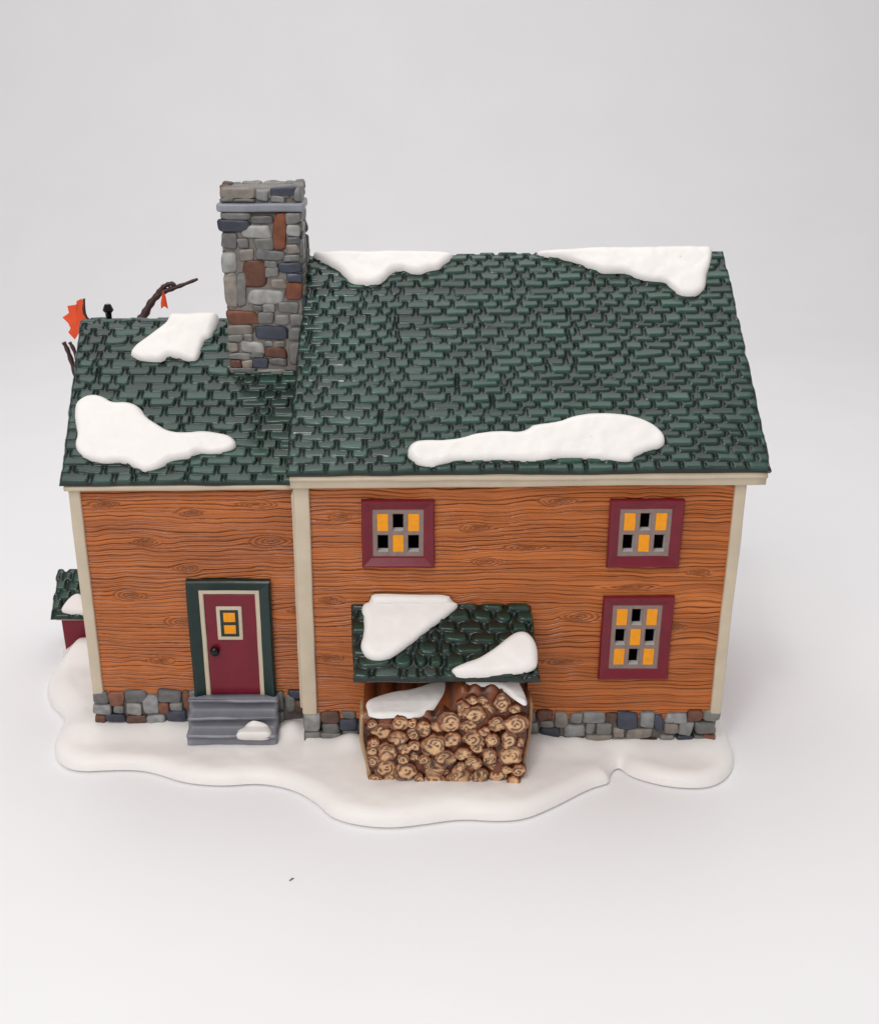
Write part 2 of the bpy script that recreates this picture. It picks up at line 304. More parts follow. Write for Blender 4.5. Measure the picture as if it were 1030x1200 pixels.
M_YELL = mat('amber_paint', lin(238, 152, 6), .3, .05, var=.08, vscale=6, spec=.3)
M_SLATE = mat('slate_blue_paint', lin(124, 125, 134), .42, .05, var=.1, vscale=2.2, bump=.15, bscale=8)
def edge_tone(m, amt):  # lightens raised edges and darkens creases
    nt = m.node_tree; b = nt.nodes['Principled BSDF']; src = b.inputs['Base Color'].links[0].from_socket
    g = nt.nodes.new('ShaderNodeNewGeometry'); r = nt.nodes.new('ShaderNodeMapRange')
    r.inputs['From Min'].default_value = .44; r.inputs['From Max'].default_value = .58; r.inputs['To Min'].default_value = 1-amt; r.inputs['To Max'].default_value = 1+amt
    x = nt.nodes.new('ShaderNodeVectorMath'); x.operation = 'SCALE'
    nt.links.new(g.outputs['Pointiness'], r.inputs['Value']); nt.links.new(src, x.inputs[0]); nt.links.new(r.outputs['Result'], x.inputs['Scale']); nt.links.new(x.outputs[0], b.inputs['Base Color'])
edge_tone(M_SLATE, .45)
M_BLACK = mat('black_paint', lin(10, 9, 10), .14, 0, spec=.35)
M_LOG = mat('painted_logs', None, .42, .1, attr=True, var=.12, vscale=6, bump=.2, bscale=16)
M_BARK = mat('dark_twig', lin(66, 42, 40), .5, var=.25, vscale=4, bump=.3, bscale=10)
M_LEAF = mat('orange_leaf', lin(236, 80, 32), .5, var=.1, vscale=2)
M_DARK = mat('dark_interior', lin(12, 11, 11), .9)
M_LINT = mat('lint', lin(96, 92, 92), .8)

# ---------------------------------------------------------------- surface fields
def shingles(U, V, p, wm, seed, vmax, t=.11, bev=.06, gap=.05, rad=.09, wob=.05, slope=.6, jx=.14):
    r = np.random.default_rng(seed)
    u0, u1 = U.min()-1.5, U.max()+1.5
    Uw = U+wob*fbm(U*.9, V*.9, seed+5); Vw = V+wob*.8*fbm(U*.55, V*.8, seed+9)
    H = np.zeros_like(U); K = np.zeros_like(U); prev = None
    for i in range(-2, int(vmax/p)+2):
        vr = i*p+r.uniform(-.03, .03)*p/.27
        # joints fall near the middle of the shingles of the row below
        if prev is None:
            ed = u0+np.arange(int((u1-u0)/wm)+2)*wm+r.normal(0, .12*wm, int((u1-u0)/wm)+2)
        else:
            ed = (prev[:-1]+prev[1:])/2
            ed = np.concatenate([[ed[0]-wm], ed, [ed[-1]+wm]]) if len(ed) < int((u1-u0)/wm)+2 else ed
            ed = ed+r.normal(0, jx*wm, len(ed)); base_ = np.linspace(ed[0], ed[-1], len(ed)); ed = ed*.97+base_*.03
        ed = np.sort(ed); prev = ed; n = len(ed)-1; w = np.maximum(np.diff(ed), .12); rowt = r.uniform(.9, 1.12)
        m = (Vw > vr-.2) & (Vw < vr+1.9*p)
        if not m.any(): continue
        uu = Uw[m]; vv = Vw[m]
        k = np.clip(np.searchsorted(ed, uu)-1, 0, n-1)
        jv = r.normal(0, .075*p, n)[k]; tk = (t*rowt*r.uniform(.78, 1.2, n))[k]; sk = r.normal(0, .06, n)[k]; tn = r.uniform(0, 1, n)[k]
        cx = (ed[k]+ed[k+1])/2; hw = w[k]/2-gap*.5*(r.uniform(.5, 1.6, n)[k])
        dv = vv-(vr+jv+sk*(uu-cx)); dx = hw-np.abs(uu-cx)
        ch = np.clip(r.uniform(.5, 1.5, n)[k]*rad, .03, .3)
        d = np.where((dx < ch) & (dv < ch), ch-np.hypot(ch-dx, ch-dv), np.minimum(dx, dv))
        pr = sstep(d, -gap*.55, bev)
        h = pr*tk*np.clip(1-slope*np.maximum(vv-vr-.25*p, 0)/p, 0, 1)
        c = h > H[m]
        hm = H[m]; km = K[m]; hm[c] = h[c]; km[c] = tn[c]; H[m] = hm; K[m] = km
    return H, K

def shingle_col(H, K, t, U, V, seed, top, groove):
    a = sstep(H/t, .3, .9)[..., None]  # darker glaze in the joints, plus painted shade under each lip
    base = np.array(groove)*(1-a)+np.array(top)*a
    f = (1+.3*(K-.5)+.14*fbm(U*.35, V*.35, seed+77))*(1+.4*sstep(H/t, .9, 1.05))  # random tone per shingle; raised lips get a painted gloss highlight
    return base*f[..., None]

def grain(U, Z, knots, seed):
    """engraved wood grain flowing round knots: returns groove depth 0..1 and a tone"""
    w = Z+.15*noise(U*.2, Z*.5, seed)+.075*noise(U*.75, Z*1.3, seed+1)+.03*noise(U*2., Z*2.5, seed+2)
    eye = np.zeros_like(w); inn = np.zeros_like(w)
    for i, (kx, kz, a, b, s) in enumerate(knots):
        a = a*1.15; b = b*1.3
        uu = U-kx+.05*noise(U*3, Z*6, seed+60+i); zz = Z-kz-.1*b*noise(U*2.5, 1.3, seed+70+i)
        e = np.sqrt((uu/a)**2+(zz/(b*(1+.25*np.tanh(uu/a*s*3))))**2)
        w = w-(Z-kz)*.85*np.exp(-e*e/2.2)
        for q, th in ((.16, .13), (.5, .1), (.86, .09), (1.22, .08)):
            gap = sstep(noise(np.arctan2(zz/b, uu/a)*1.1+q*9, q*5., seed+80+i), -.8, -.3) if q > .6 else 1.
            eye = np.maximum(eye, gap*np.exp(-((e-q)/th)**2))
        inn = np.maximum(inn, 1-sstep(e, 1.0, 1.45))
    ph = w*6.4+1.1*noise(U*.12, Z*.35, seed+3)
    li = np.floor(ph); fr = ph-li; dd = np.abs(fr-.5-.12*noise(U*1.1+li*5.1, li*3.3, seed+11))
    on = .3+.7*sstep(noise(U*.22+li*3.77, li*17.13, seed+4), -.6, .1)
    wd = .085+.035*noise(U*.6, li*7.7, seed+5)
    g = on*np.exp(-(dd/np.maximum(wd, .035))**2)
    ph2 = w*15+1.6*noise(U*.25, Z*.9, seed+8); l2 = np.floor(ph2); d2 = np.abs(ph2-l2-.5)
    g2 = (.2+.8*sstep(noise(U*.3+l2*2.1, l2*9.3, seed+6), -.5, .3))*np.exp(-(d2/.19)**2)
    g = np.maximum((1-inn)*np.clip(g+.5*g2, 0, 1), .85*eye)
    tone = np.clip(.5+.32*fbm(U*.25, Z*1.1, seed+7)+.42*fbm(U*.3, w*8, seed+9), 0, 1)
    return g, tone

WA, WB, WG = np.array(lin(*WOOD_A)), np.array(lin(*WOOD_B)), np.array(lin(*WOOD_G))
def wood_col(g, tone):
    c = WA*(1-tone[..., None])+WB*tone[..., None]
    k = (.78*g)[..., None]
    return c*(1-k)+WG*k

def wood_wall(mb, x0, x1, z0, z1, fmap, knots, seed, res, holes=(), top=None, depth=.06):
    nu = int((x1-x0)/(res*1.8))+2; nv = int((z1-z0)/(res*.45))+2
    u = np.linspace(x0, x1, nu); v = np.linspace(0, 1, nv); U, T = np.meshgrid(u, v)
    zt = z1 if top is None else top(U)
    Z = z0+(zt-z0)*T
    g, tone = grain(U, Z, knots, seed)
    h = -depth*g+.02*fbm(U*.5, Z*1.2, seed+40)
    P = fmap(U.ravel(), Z.ravel(), h.ravel())
    um = (u[:-1]+u[1:])/2; zc = (Z[:-1, :-1]+Z[1:, 1:])/2; m = np.ones((nv-1, nu-1), bool)
    for (a, b, c, d) in holes: m &= ~((um[None, :] > a) & (um[None, :] < c) & (zc > b) & (zc < d))
    mb.add(P, grid_faces(nu, nv, m), wood_col(g, tone).reshape(-1, 3))

STC = {'g': [(112, 110, 106), (100, 99, 95), (120, 112, 104), (92, 91, 90)], 'l': [(138, 137, 133), (128, 128, 127)], 'n': [(52, 56, 70), (44, 48, 60)], 'b': [(98, 60, 42), (110, 66, 46), (84, 58, 46)]}
def stone_rgb(k, r, mul=1.):
    c = np.array(lin(*STC[k][r.integers(len(STC[k]))]))*r.uniform(.85, 1.15)*mul
    return c

def stone_block(mb, q, y, dep, r, seed, proud=.07, mul=1., sat=1.):
    x0, z0, x1, z1, k = q
    if k == 'b' and sat > 1: rgb = np.array(lin(*[(98, 54, 32), (108, 56, 30), (88, 50, 32)][seed % 3]))
    else: rgb = stone_rgb(k, r, mul)
    hx = (x1-x0)/2+.022; hz = (z1-z0)/2+.022
    P, F = rbox(((x0+x1)/2, y+dep-proud, (z0+z1)/2), (hx, dep, hz), k=r.uniform(3.6, 6), n=9, jit=.2, seed=seed, nz=.02, rot=r.normal(0, .05))
    # darker towards the joints, lighter in the upper middle
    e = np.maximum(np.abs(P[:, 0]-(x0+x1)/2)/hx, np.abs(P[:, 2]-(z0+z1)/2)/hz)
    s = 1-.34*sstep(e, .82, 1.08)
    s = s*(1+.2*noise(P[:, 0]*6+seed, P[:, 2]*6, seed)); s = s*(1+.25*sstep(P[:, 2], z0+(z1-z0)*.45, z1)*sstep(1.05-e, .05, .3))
    mb.add(P, F, rgb[None, :]*s[:, None])

def random_stones(w, h, r, size=.55):
    out = []; z = 0.
    while z < h-.05:
        rh = min(size*r.uniform(.7, 1.2), h-z)
        if h-z-rh < .18: rh = h-z
        x = 0.
        while x < w-.02:
            rw = size*r.uniform(.8, 1.9)
            if w-x-rw < .25: rw = w-x
            k = r.choice(['g', 'g', 'l', 'g', 'n', 'b'])
            if r.random() < .3 and rh > .4:
                s = rh*r.uniform(.4, .6); out += [(x, z, x+rw, z+s, k), (x, z+s, x+rw, z+rh, 'g')]
            else: out.append((x, z, x+rw, z+rh, k))
            x += rw
        z += rh
    return out

# ---------------------------------------------------------------- the place
def tag(o, label, cat, group=None):
    o['label'] = label; o['category'] = cat
    if group: o['group'] = group

def build_backdrop():
    y0, yc, R, zt = -90., 58., 40., 160.
    pr = [(y0, 0), (-40, 0), (-10, 0), (20, 0)]+[(yc+R*math.sin(a), R-R*math.cos(a)) for a in np.linspace(0, math.pi/2, 24)]+[(yc+R, zt)]
    xs = np.linspace(-160, 160, 9); V = []; F = []
    for y, z in pr:
        for x in xs: V.append((x, y, z))
    F = grid_faces(len(xs), len(pr))
    o = mesh('backdrop', V, F, M_PAPER); o['kind'] = 'structure'
build_backdrop()

HOUSE = bpy.data.objects.new('miniature_house', None); C.objects.link(HOUSE); HOUSE.empty_display_size = 1
tag(HOUSE, 'glazed ceramic cabin with orange wood walls and green roofs on a white snow base', 'miniature house')

# snow base ----------------------------------------------------------
back = [(11.15, 3.5), (10.95, 8.5), (9.2, 12.2), (2, 12.9), (-6, 12.9), (-11, 13.1), (-13.9, 12.2), (-14.2, 9.6), (-14.15, 7.3)]
base_poly = back+BASE[2:]
def base_h(d, x, y):
    t = np.clip(d/.5, 0, 1)
    h = .41*np.sqrt(np.maximum(1-(1-t)**2, 0))
    h = h+.07*fbm(x*.45, y*.6, 3)*sstep(d, .1, .9)+.02*fbm(x*1.7, y*1.7, 12)*sstep(d, .1, .6)
    h = h+sstep(d, .2, .8)*np.where(x > -3.7, .13*sstep(y, -1.1, -.05), .15*sstep(y, -.1, .95))
    b = lambda cx, cy, s, a: a*np.exp(-((x-cx)**2+(y-cy)**2)/s**2)
    h = h+sstep(d, .15, .8)*(b(-13.2, 6.1, .8, .32)+b(-12.2, 6.3, 1.0, .3)+b(-3.6, -.15, .8, .12)+b(4.2, -.3, .8, .28)+b(-1.9, -.7, .9, .22)+b(.8, -2.9, 2.2, .05)+b(-11.3, 1., 1., .1)+b(-4.2, .55, .45, .3)+b(-2.1, -.3, .5, .22)+b(7.2, -.2, .7, .08)+b(9.9, -.2, .6, .1)+b(5.6, -.15, .5, .1)+b(-8.6, .7, .6, .08))
    return h
SNOWB = patch('snow_base', base_poly, base_h, lambda u, v, h: np.stack([u, v, np.maximum(h, 0)+.11], 1), M_BASE, HOUSE, res=.08)
def add_foot(o, poly, z0, ins):
    p = chaikin(poly); nrm = np.roll(p, -1, 0)-np.roll(p, 1, 0); nrm /= np.linalg.norm(nrm, axis=1)[:, None]
    sgn = 1 if np.sum(p[:, 0]*np.roll(p[:, 1], -1)-np.roll(p[:, 0], -1)*p[:, 1]) > 0 else -1
    nin = np.stack([-nrm[:, 1], nrm[:, 0]], 1)*sgn
    bm = bmesh.new(); bm.from_mesh(o.data); m = len(p); rows = []
    for k, z in ((0, z0), (.02, z0*.75), (ins*.5, z0*.4), (ins, .0)): rows.append([bm.verts.new((*(p[i]+nin[i]*k), z)) for i in range(m)])
    for a, b in zip(rows[:-1], rows[1:]):
        for i in range(m):
            f = bm.faces.new((a[i], a[(i+1) % m], b[(i+1) % m], b[i])[::sgn*-1]); f.smooth = True
    bm.to_mesh(o.data); bm.free()
add_foot(SNOWB, base_poly, .11, .15)

# walls --------------------------------------------------------------
XL, XR, WL = -3.66, 10.33, -11.03
YB, WY, WYB = 10.3, 1.04, 8.98
TILT = .009
def win_holes(q, s=.3): return (q[0]+s, q[1]+s, q[2]-s, q[3]-s)
PXM = lambda x, y: (-3.66+(x-347)*.02667+(y-570)*.0*0, 10.-(y-570)*.0309)
kn = [(655, 588, .42, .1), (573, 656, .34, .1), (400, 606, .3, .1), (688, 720, .45, .12), (805, 733, .3, .1), (745, 685, .8, .07), (560, 618, .4, .08), (385, 700, .3, .09), (620, 640, .5, .07), (830, 668, .3, .09), (670, 775, .5, .08), (380, 770, .35, .09)]
KM = [(*PXM(x, y), a, b, (.5 if i % 2 else -.5)) for i, (x, y, a, b) in enumerate(kn)]
PXW = lambda x, y: (-11.03+(x-83)*.0275+(y-571)*.0*0, 9.52-(y-571)*.0317)
kn = [(222, 600, .4, .1), (165, 632, .4, .08), (315, 631, .5, .13), (212, 662, .34, .11), (140, 694, .4, .12), (345, 712, .25, .1), (200, 725, .4, .12), (170, 772, .35, .08), (222, 785, .22, .09), (300, 590, .5, .07), (120, 590, .35, .08)]
KW = [(*PXW(x, y), a, b, (.5 if i % 2 else -.5)) for i, (x, y, a, b) in enumerate(kn)]

mb = MB()
wood_wall(mb, XL, XR, 1.5, 10.2, lambda u, z, h: np.stack([u, -h, z], 1), KM, 11, .03, [win_holes(q) for q in WIN])
YR, ZR = 5.18, 16.3
top_m = lambda y: np.minimum(10.75+(y-0), 10.75+(2*YR-y))-.35
sk = [(2.2, 5, .6, .12, .3), (6.1, 8, .6, .12, -.3), (8.2, 3.5, .5, .12, .3)]
wood_wall(mb, 0., YB, 1.5, 10, lambda u, z, h: np.stack([XR+h, u, z], 1), sk, 21, .05, top=top_m)
wood_wall(mb, 0., YB, 1.5, 10, lambda u, z, h: np.stack([XL-h, YB-u, z], 1), sk, 22, .06, top=top_m)
wood_wall(mb, XL, XR, 1.5, 10.2, lambda u, z, h: np.stack([XL+XR-u, YB+h, z], 1), [], 23, .08)
mb.build('main_wall', M_WOOD, HOUSE)
mb = MB()
dr = DOOR['frame']
wood_wall(mb, WL, XL, 1.7, 9.75, lambda u, z, h: np.stack([u, WY-h, z], 1), KW, 31, .03)
YRW = 5.014
top_w = lambda y: np.minimum(9.95+(y-WY), 9.95+(2*YRW-WY-y))-.3
wood_wall(mb, WY, WYB, 1.7, 9.7, lambda u, z, h: np.stack([WL-h, WY+WYB-u, z], 1), sk, 32, .05, top=top_w)
wood_wall(mb, WL, XL, 1.7, 9.7, lambda u, z, h: np.stack([WL+XL-u, WYB+h, z], 1), [], 33, .08)
mb.build('wing_wall', M_WOOD, HOUSE)

# corner posts and fascia ---------------------------------------------
bevel_box('corner_post', -3.74, -3.24, -.13, .45, 1.72, 10.2, .06, M_TRIM, HOUSE, .02, 24, 1)
bevel_box('corner_post', 10.04, 10.41, -.1, .45, 1.72, 10.2, .06, M_TRIM, HOUSE, .02, 24, 2)
bevel_box('corner_post', -11.1, -10.72, WY-.09, WY+.4, 1.84, 9.7, .06, M_TRIM, HOUSE, .02, 24, 3)
bevel_box('corner_post', 10.02, 10.42, YB-.4, YB+.08, 1.72, 10.2, .06, M_TRIM, HOUSE, .02, 24, 4)
bevel_box('corner_post', -11.1, -10.72, WYB-.35, WYB+.08, 1.84, 9.7, .06, M_TRIM, HOUSE, .02, 24, 5)
bevel_box('corner_post', -3.86, -3.72, .3, .9, 1.72, 9.55, .05, M_TRIM, HOUSE, .02, 24, 6)

def cornice(name, x0, x1, prof, n=40, seed=0):
    V = []; K = len(prof)
    for i in range(n+1):
        x = x0+(x1-x0)*i/n
        for j, (y, z) in enumerate(prof):
            w = .014*float(noise(x*.8, j*.5, seed)); V.append((x, y+w, z+w+TILT*x))
    F = [(i*K+j, i*K+(j+1) % K, (i+1)*K+(j+1) % K, (i+1)*K+j) for i in range(n) for j in range(K)]
    F += [tuple(range(K))[::-1], tuple(n*K+j for j in range(K))]
    me = mesh(name, V, F, M_TRIM, HOUSE)
    return me
cornice('fascia', -3.79, 10.88, [(.05, 10.0), (-.2, 10.01), (-.33, 10.03), (-.38, 10.07), (-.37, 10.2), (-.39, 10.26), (-.46, 10.3), (-.5, 10.34), (-.5, 10.4), (-.45, 10.44), (.05, 10.6)], seed=1)
cornice('fascia', -11.16, -3.8, [(WY+.02, 9.54), (WY-.2, 9.55), (WY-.28, 9.58), (WY-.31, 9.65), (WY-.3, 9.73), (WY+.02, 9.86)], 24, seed=2)

# roofs -----------------------------------------------------------------
def roof_map(ye, ze, L, pit, tilt, eps=.15, wall=False):
    cs, sn = math.cos(pit), math.sin(pit); yr, zr = ye+L*cs, ze+L*sn
    def f(u, v, h):
        d = v-L; q = np.sqrt(d*d+eps*eps)
        y = yr+d*cs; z = zr-sn*q; dz = -sn*d/q
        n = np.hypot(dz, cs); ny, nz = -dz/n, cs/n
        return np.stack([u, y+ny*h, z+nz*h+tilt*u], 1)
    return f

def build_roof(name, fmap, L, xl, xr, p, wm, seed, res, top, groove, material, vmax=None, thick=.26, t=.11, bev=.06, gap=.05, rad=.09, wob=.05, edge=1., slope=.6, jx=.14):
    vm = 2*L if vmax is None else vmax
    um = (max(xr(v) for v in (0, L))-min(xl(v) for v in (0, L)))
    nu = int(um/res)+2; nv = int(vm/res)+2
    s = np.linspace(0, 1, nu); v = np.linspace(0, vm, nv); Sg, V = np.meshgrid(s, v)
    vv = np.where(V > L, 2*L-V, V)
    a = xl(vv)+edge*(.05*noise(vv*3.4, 3.3, seed)-.02); b = xr(vv)+edge*.06*noise(vv*3.6, 9.3, seed+1)
    U = a+(b-a)*Sg
    Vs = V+.04*noise(U*1.1, 1.5, seed+2)*np.clip(1-V/.6, 0, 1)
    H, K = shingles(U, V, p, wm, seed, vm, t, bev, gap, rad, wob, slope, jx)
    ed = np.minimum(np.minimum(U-a, b-U), np.minimum(V, vm-V)+.0)
    H = H*sstep(ed, -.02, .08)
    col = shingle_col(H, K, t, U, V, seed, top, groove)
    h = H-t*.5
    # rounded outer lip
    lip = np.clip(1-ed/.1, 0, 1); h = h-.07*lip**2
    P = fmap(U.ravel(), Vs.ravel(), h.ravel())
    mb = MB(); mb.add(P, grid_faces(nu, nv), col.reshape(-1, 3))
    # edge band and underside
    idx = np.arange(nu*nv).reshape(nv, nu)
    loop = np.concatenate([idx[0, :], idx[1:, -1], idx[-1, -2::-1], idx[-2:0:-1, 0]])
    Ul, Vl = U.ravel()[loop], Vs.ravel()[loop]; n = len(loop)
    Lo = fmap(Ul, Vl, np.full(n, -thick)); g = np.array(groove)*1.1
    hi = P[loop]; V2 = np.concatenate([hi, hi*.5+Lo*.5+(0, 0, 0), Lo]); F = []
    for r_ in (0, 1):
        F += [(r_*n+(i+1) % n, r_*n+i, (r_+1)*n+i, (r_+1)*n+(i+1) % n) for i in range(n)]
    mb.add(V2, F, g)
    iu = idx[::8, ::8]; nu2 = iu.shape[1]; nv2 = iu.shape[0]
    Un = U[::8, ::8].ravel(); Vn = Vs[::8, ::8].ravel()
    mb.add(fmap(Un, Vn, np.full(len(Un), -thick)), grid_faces(nu2, nv2, flip=True), g)
    return mb.build(name, material, HOUSE)

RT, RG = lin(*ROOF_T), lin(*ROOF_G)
LM, LW = 8.108, 6.215
fm = roof_map(-.55, 10.606, LM, math.radians(45), TILT)
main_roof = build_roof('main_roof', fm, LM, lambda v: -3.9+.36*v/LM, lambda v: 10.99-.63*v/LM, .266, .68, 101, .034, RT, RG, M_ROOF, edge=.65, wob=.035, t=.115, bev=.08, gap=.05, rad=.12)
fw = roof_map(.62, 9.829, LW, math.radians(45), .002)
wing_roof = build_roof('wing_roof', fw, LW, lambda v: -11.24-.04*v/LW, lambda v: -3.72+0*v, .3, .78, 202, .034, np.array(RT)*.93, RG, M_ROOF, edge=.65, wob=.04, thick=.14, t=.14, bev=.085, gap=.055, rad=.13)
for i, q in enumerate(SN_MAIN): patch('snow_patch', q, dome(.24, .22, .07, 1.3, i), fm, M_SNOW, main_roof, .05)
for i, q in enumerate(SN_WING): patch('snow_patch', q, dome(.25, .24, .08, 1.3, 9+i), fw, M_SNOW, wing_roof, .05)

# chimney ---------------------------------------------------------------
YC = 3.46; r = np.random.default_rng(5)
CX0, CX1, CD = -6.07, -3.5, 1.5
mb = MB(); mort = np.array(lin(112, 105, 98))
def core(x0, x1, y0, y1, z0, z1, col):
    P, F = rbox(((x0+x1)/2, (y0+y1)/2, (z0+z1)/2), ((x1-x0)/2, (y1-y0)/2, (z1-z0)/2), k=14, n=10); mb.add(P, F, col)
core(CX0+.05, CX1-.05, YC+.05, YC+CD-.05, 9.5, 17.95, mort)
core(CX0+.1, CX1-.1, YC+.1, YC+CD-.1, 17.9, 18.6, mort)
for i, q in enumerate(ST_CHIM):
    dz = .0
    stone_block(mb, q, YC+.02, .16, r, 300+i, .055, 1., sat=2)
def side_stones(mb, w, h, fp, r, seed, size, proud=.05):
    for j, q in enumerate(random_stones(w, h, r, size)):
        tmp = MB(); stone_block(tmp, q, .02, .16, r, seed+j, proud, .95)
        P = np.array(tmp.V); mb.add(fp(P), tmp.F, np.array(tmp.K))
for z0, h in ((12.2, 5.85), (18.22, .42)):
    side_stones(mb, CD-.16, h, lambda P: np.stack([CX1-.02-P[:, 1], YC+.16+P[:, 0], z0+P[:, 2]], 1), r, 500, .5)
    side_stones(mb, CD-.16, h, lambda P: np.stack([CX0+.02+P[:, 1], YC+CD-P[:, 0], z0+P[:, 2]], 1), r, 560, .5)
side_stones(mb, CX1-CX0, 5.85, lambda P: np.stack([CX1-P[:, 0], YC+CD-.02-P[:, 1], 12.2+P[:, 2]], 1), r, 620, .5)
side_stones(mb, CX1-CX0, .42, lambda P: np.stack([CX1-P[:, 0], YC+CD-.02-P[:, 1], 18.22+P[:, 2]], 1), r, 660, .5)
side_stones(mb, CX1-CX0-.1, CD-.1, lambda P: np.stack([CX0+.05+P[:, 0], YC+.05+P[:, 2], 18.56-P[:, 1]], 1), r, 700, .5, .025)
chim = mb.build('chimney', M_STONE, HOUSE)
bevel_box('band', CX0-.1, CX1+.07, YC-.11, YC+CD+.08, 17.86, 18.13, .08, M_SLATE, chim, .02, 10, 8)

# foundations --------------------------------------------------------------
r = np.random.default_rng(15)
mb = MB(); core(XL+.05, XR-.05, .03, YB-.03, .3, 1.74, np.array(lin(92, 86, 81)))
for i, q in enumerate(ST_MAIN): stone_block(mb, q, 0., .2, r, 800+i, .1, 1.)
side_stones(mb, YB, 1.2, lambda P: np.stack([XR-P[:, 1], P[:, 0], .55+P[:, 2]], 1), r, 900, .42)
side_stones(mb, 14, 1.2, lambda P: np.stack([XR-P[:, 0], YB-P[:, 1], .55+P[:, 2]], 1), r, 950, .45)
for k, (x, z, w, h) in enumerate([(-1.2, .7, .5, .3), (-.6, 1.2, .5, .25), (3.6, .8, .4, .3), (3.5, 1.35, .35, .2)]): stone_block(mb, (x-w/2, z-h/2, x+w/2, z+h/2, 'g'), 0., .2, r, 990+k, .1, .8)
mb.build('main_foundation', M_STONE, HOUSE)
mb = MB(); core(WL+.04, XL+.1, WY+.03, WYB-.03, .3, 1.86, np.array(lin(92, 86, 81)))
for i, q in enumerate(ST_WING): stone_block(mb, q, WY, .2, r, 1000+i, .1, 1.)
side_stones(mb, WYB-WY, 1.3, lambda P: np.stack([WL+P[:, 1], WYB-P[:, 0], .55+P[:, 2]], 1), r, 1100, .45)
mb.build('wing_foundation', M_STONE, HOUSE)

# windows -----------------------------------------------------------------
def loft(name, q, y, rings, material, parent, openb=False, wob=.012, seed=0, n=12):
    """mitred moulding round rectangle q: rings of (inset, proud)"""
    x0, z0, x1, z1 = q; V = []; F = []; m = None; mi = []
    for ins, pr in rings:
        b = 0 if openb else ins
        cor = [(x0+ins, z0+b), (x0+ins, z1-ins), (x1-ins, z1-ins), (x1-ins, z0+b)]
        if not openb: cor.append(cor[0])
        L_ = []
        for (a, c), (e, f) in zip(cor[:-1], cor[1:]):
            for k in range(n):
                t = k/n; L_.append((a+(e-a)*t, y-pr, c+(f-c)*t))
        if openb: L_.append((cor[-1][0], y-pr, cor[-1][1]))
        m = len(L_)
        for p_ in L_:
            w = wob*float(noise(p_[0]*1.3+seed, p_[2]*1.3, seed)); w2 = wob*float(noise(p_[0]*1.3+seed, p_[2]*1.3+9, seed+1))
            V.append((p_[0]+w, p_[1], p_[2]+w2))
    for i in range(len(rings)-1):
        for k in range(m if not openb else m-1):
            F.append((i*m+k, i*m+(k+1) % m, (i+1)*m+(k+1) % m, (i+1)*m+k))
    if openb:
        K = len(rings)
        F.append([i*m for i in range(K)][::-1]); F.append([i*m+m-1 for i in range(K)])
    bm = bmesh.new(); vs = [bm.verts.new(v) for v in V]
    for f in F: bm.faces.new([vs[i] for i in f])
    bmesh.ops.recalc_face_normals(bm, faces=bm.faces)
    me = bpy.data.meshes.new(name); bm.to_mesh(me); bm.free()
    return link(name, me, material, parent)

def grille(name, xb, zb, y0, y1, parent):
    """plate with openings in the odd cells; front taupe, reveals bare porcelain"""
    mb = MB(); nx, nz = len(xb)-1, len(zb)-1
    for i in range(nx):
        for j in range(nz):
            if i % 2 and j % 2:
                x0, x1, z0, z1 = xb[i], xb[i+1], zb[j], zb[j+1]; e = .02
                A = [(x0, y0, z0), (x1, y0, z0), (x1, y0, z1), (x0, y0, z1)]
                A1 = [(x0+e, y0+e, z0+e), (x1-e, y0+e, z0+e), (x1-e, y0+e, z1-e), (x0+e, y0+e, z1-e)]
                B = [(x0+e, y1, z0+e), (x1-e, y1, z0+e), (x1-e, y1, z1-e), (x0+e, y1, z1-e)]
                mb.add(A+A1, [(k, (k+1) % 4, 4+(k+1) % 4, 4+k) for k in range(4)], mi=0)
                mb.add(A1+B, [(k, (k+1) % 4, 4+(k+1) % 4, 4+k) for k in range(4)], mi=1)
            else:
                mb.add([(xb[i], y0, zb[j]), (xb[i+1], y0, zb[j]), (xb[i+1], y0, zb[j+1]), (xb[i], y0, zb[j+1])], [(0, 1, 2, 3)], mi=0)
    return mb.build(name, [M_TAUPE, M_PALE], parent, smooth=False, usecol=False)

def window(q, rows, label, seed):
    ins = .34; x0, z0, x1, z1 = q[0]+ins, q[1]+ins, q[2]-ins, q[3]-ins
    W, Hh = x1-x0, z1-z0
    fx = np.array([0, .08, .315, .385, .615, .685, .92, 1]); xb = x0+W*fx
    b = .055 if rows == 3 else .085
    ph = (1-2*b-(rows-1)*b*.8)/rows; fz = [0.]; c = b
    for k in range(rows): fz += [c, c+ph]; c += ph+b*.8
    fz.append(1.); zb = z0+Hh*np.array(fz)
    w = grille('window', xb, zb, -.035, .26, HOUSE); w['label'] = label
    loft('frame', q, 0, [(0, -.05), (0, .15), (.03, .19), (.07, .19), (.1, .17), (.29, .06), (.34, .05), (.345, .0)], M_RED, w, seed=seed)
    pm = MB(); dk = MB()
    for i in range(3):
        for j in range(rows):
            yellow = (i+(rows-1-j)) % 2 == 0
            X0, X1, Z0, Z1 = xb[1+2*i], xb[2+2*i], zb[1+2*j], zb[2+2*j]
            if yellow:
                P, F = rbox(((X0+X1)/2, .03, (Z0+Z1)/2), ((X1-X0)/2+.004, .05, (Z1-Z0)/2+.004), k=16, n=7, seed=seed*10+i*3+j, nz=.006)
                pm.add(P, F)
    pm.build('pane', M_YELL, w, usecol=False)
    return w
window(WIN[0], 2, 'small six-pane window in a maroon frame above the log shelter', 1)
window(WIN[1], 2, 'small six-pane window in a maroon frame high on the right', 2)
window(WIN[2], 3, 'tall nine-pane window in a maroon frame low on the right', 3)

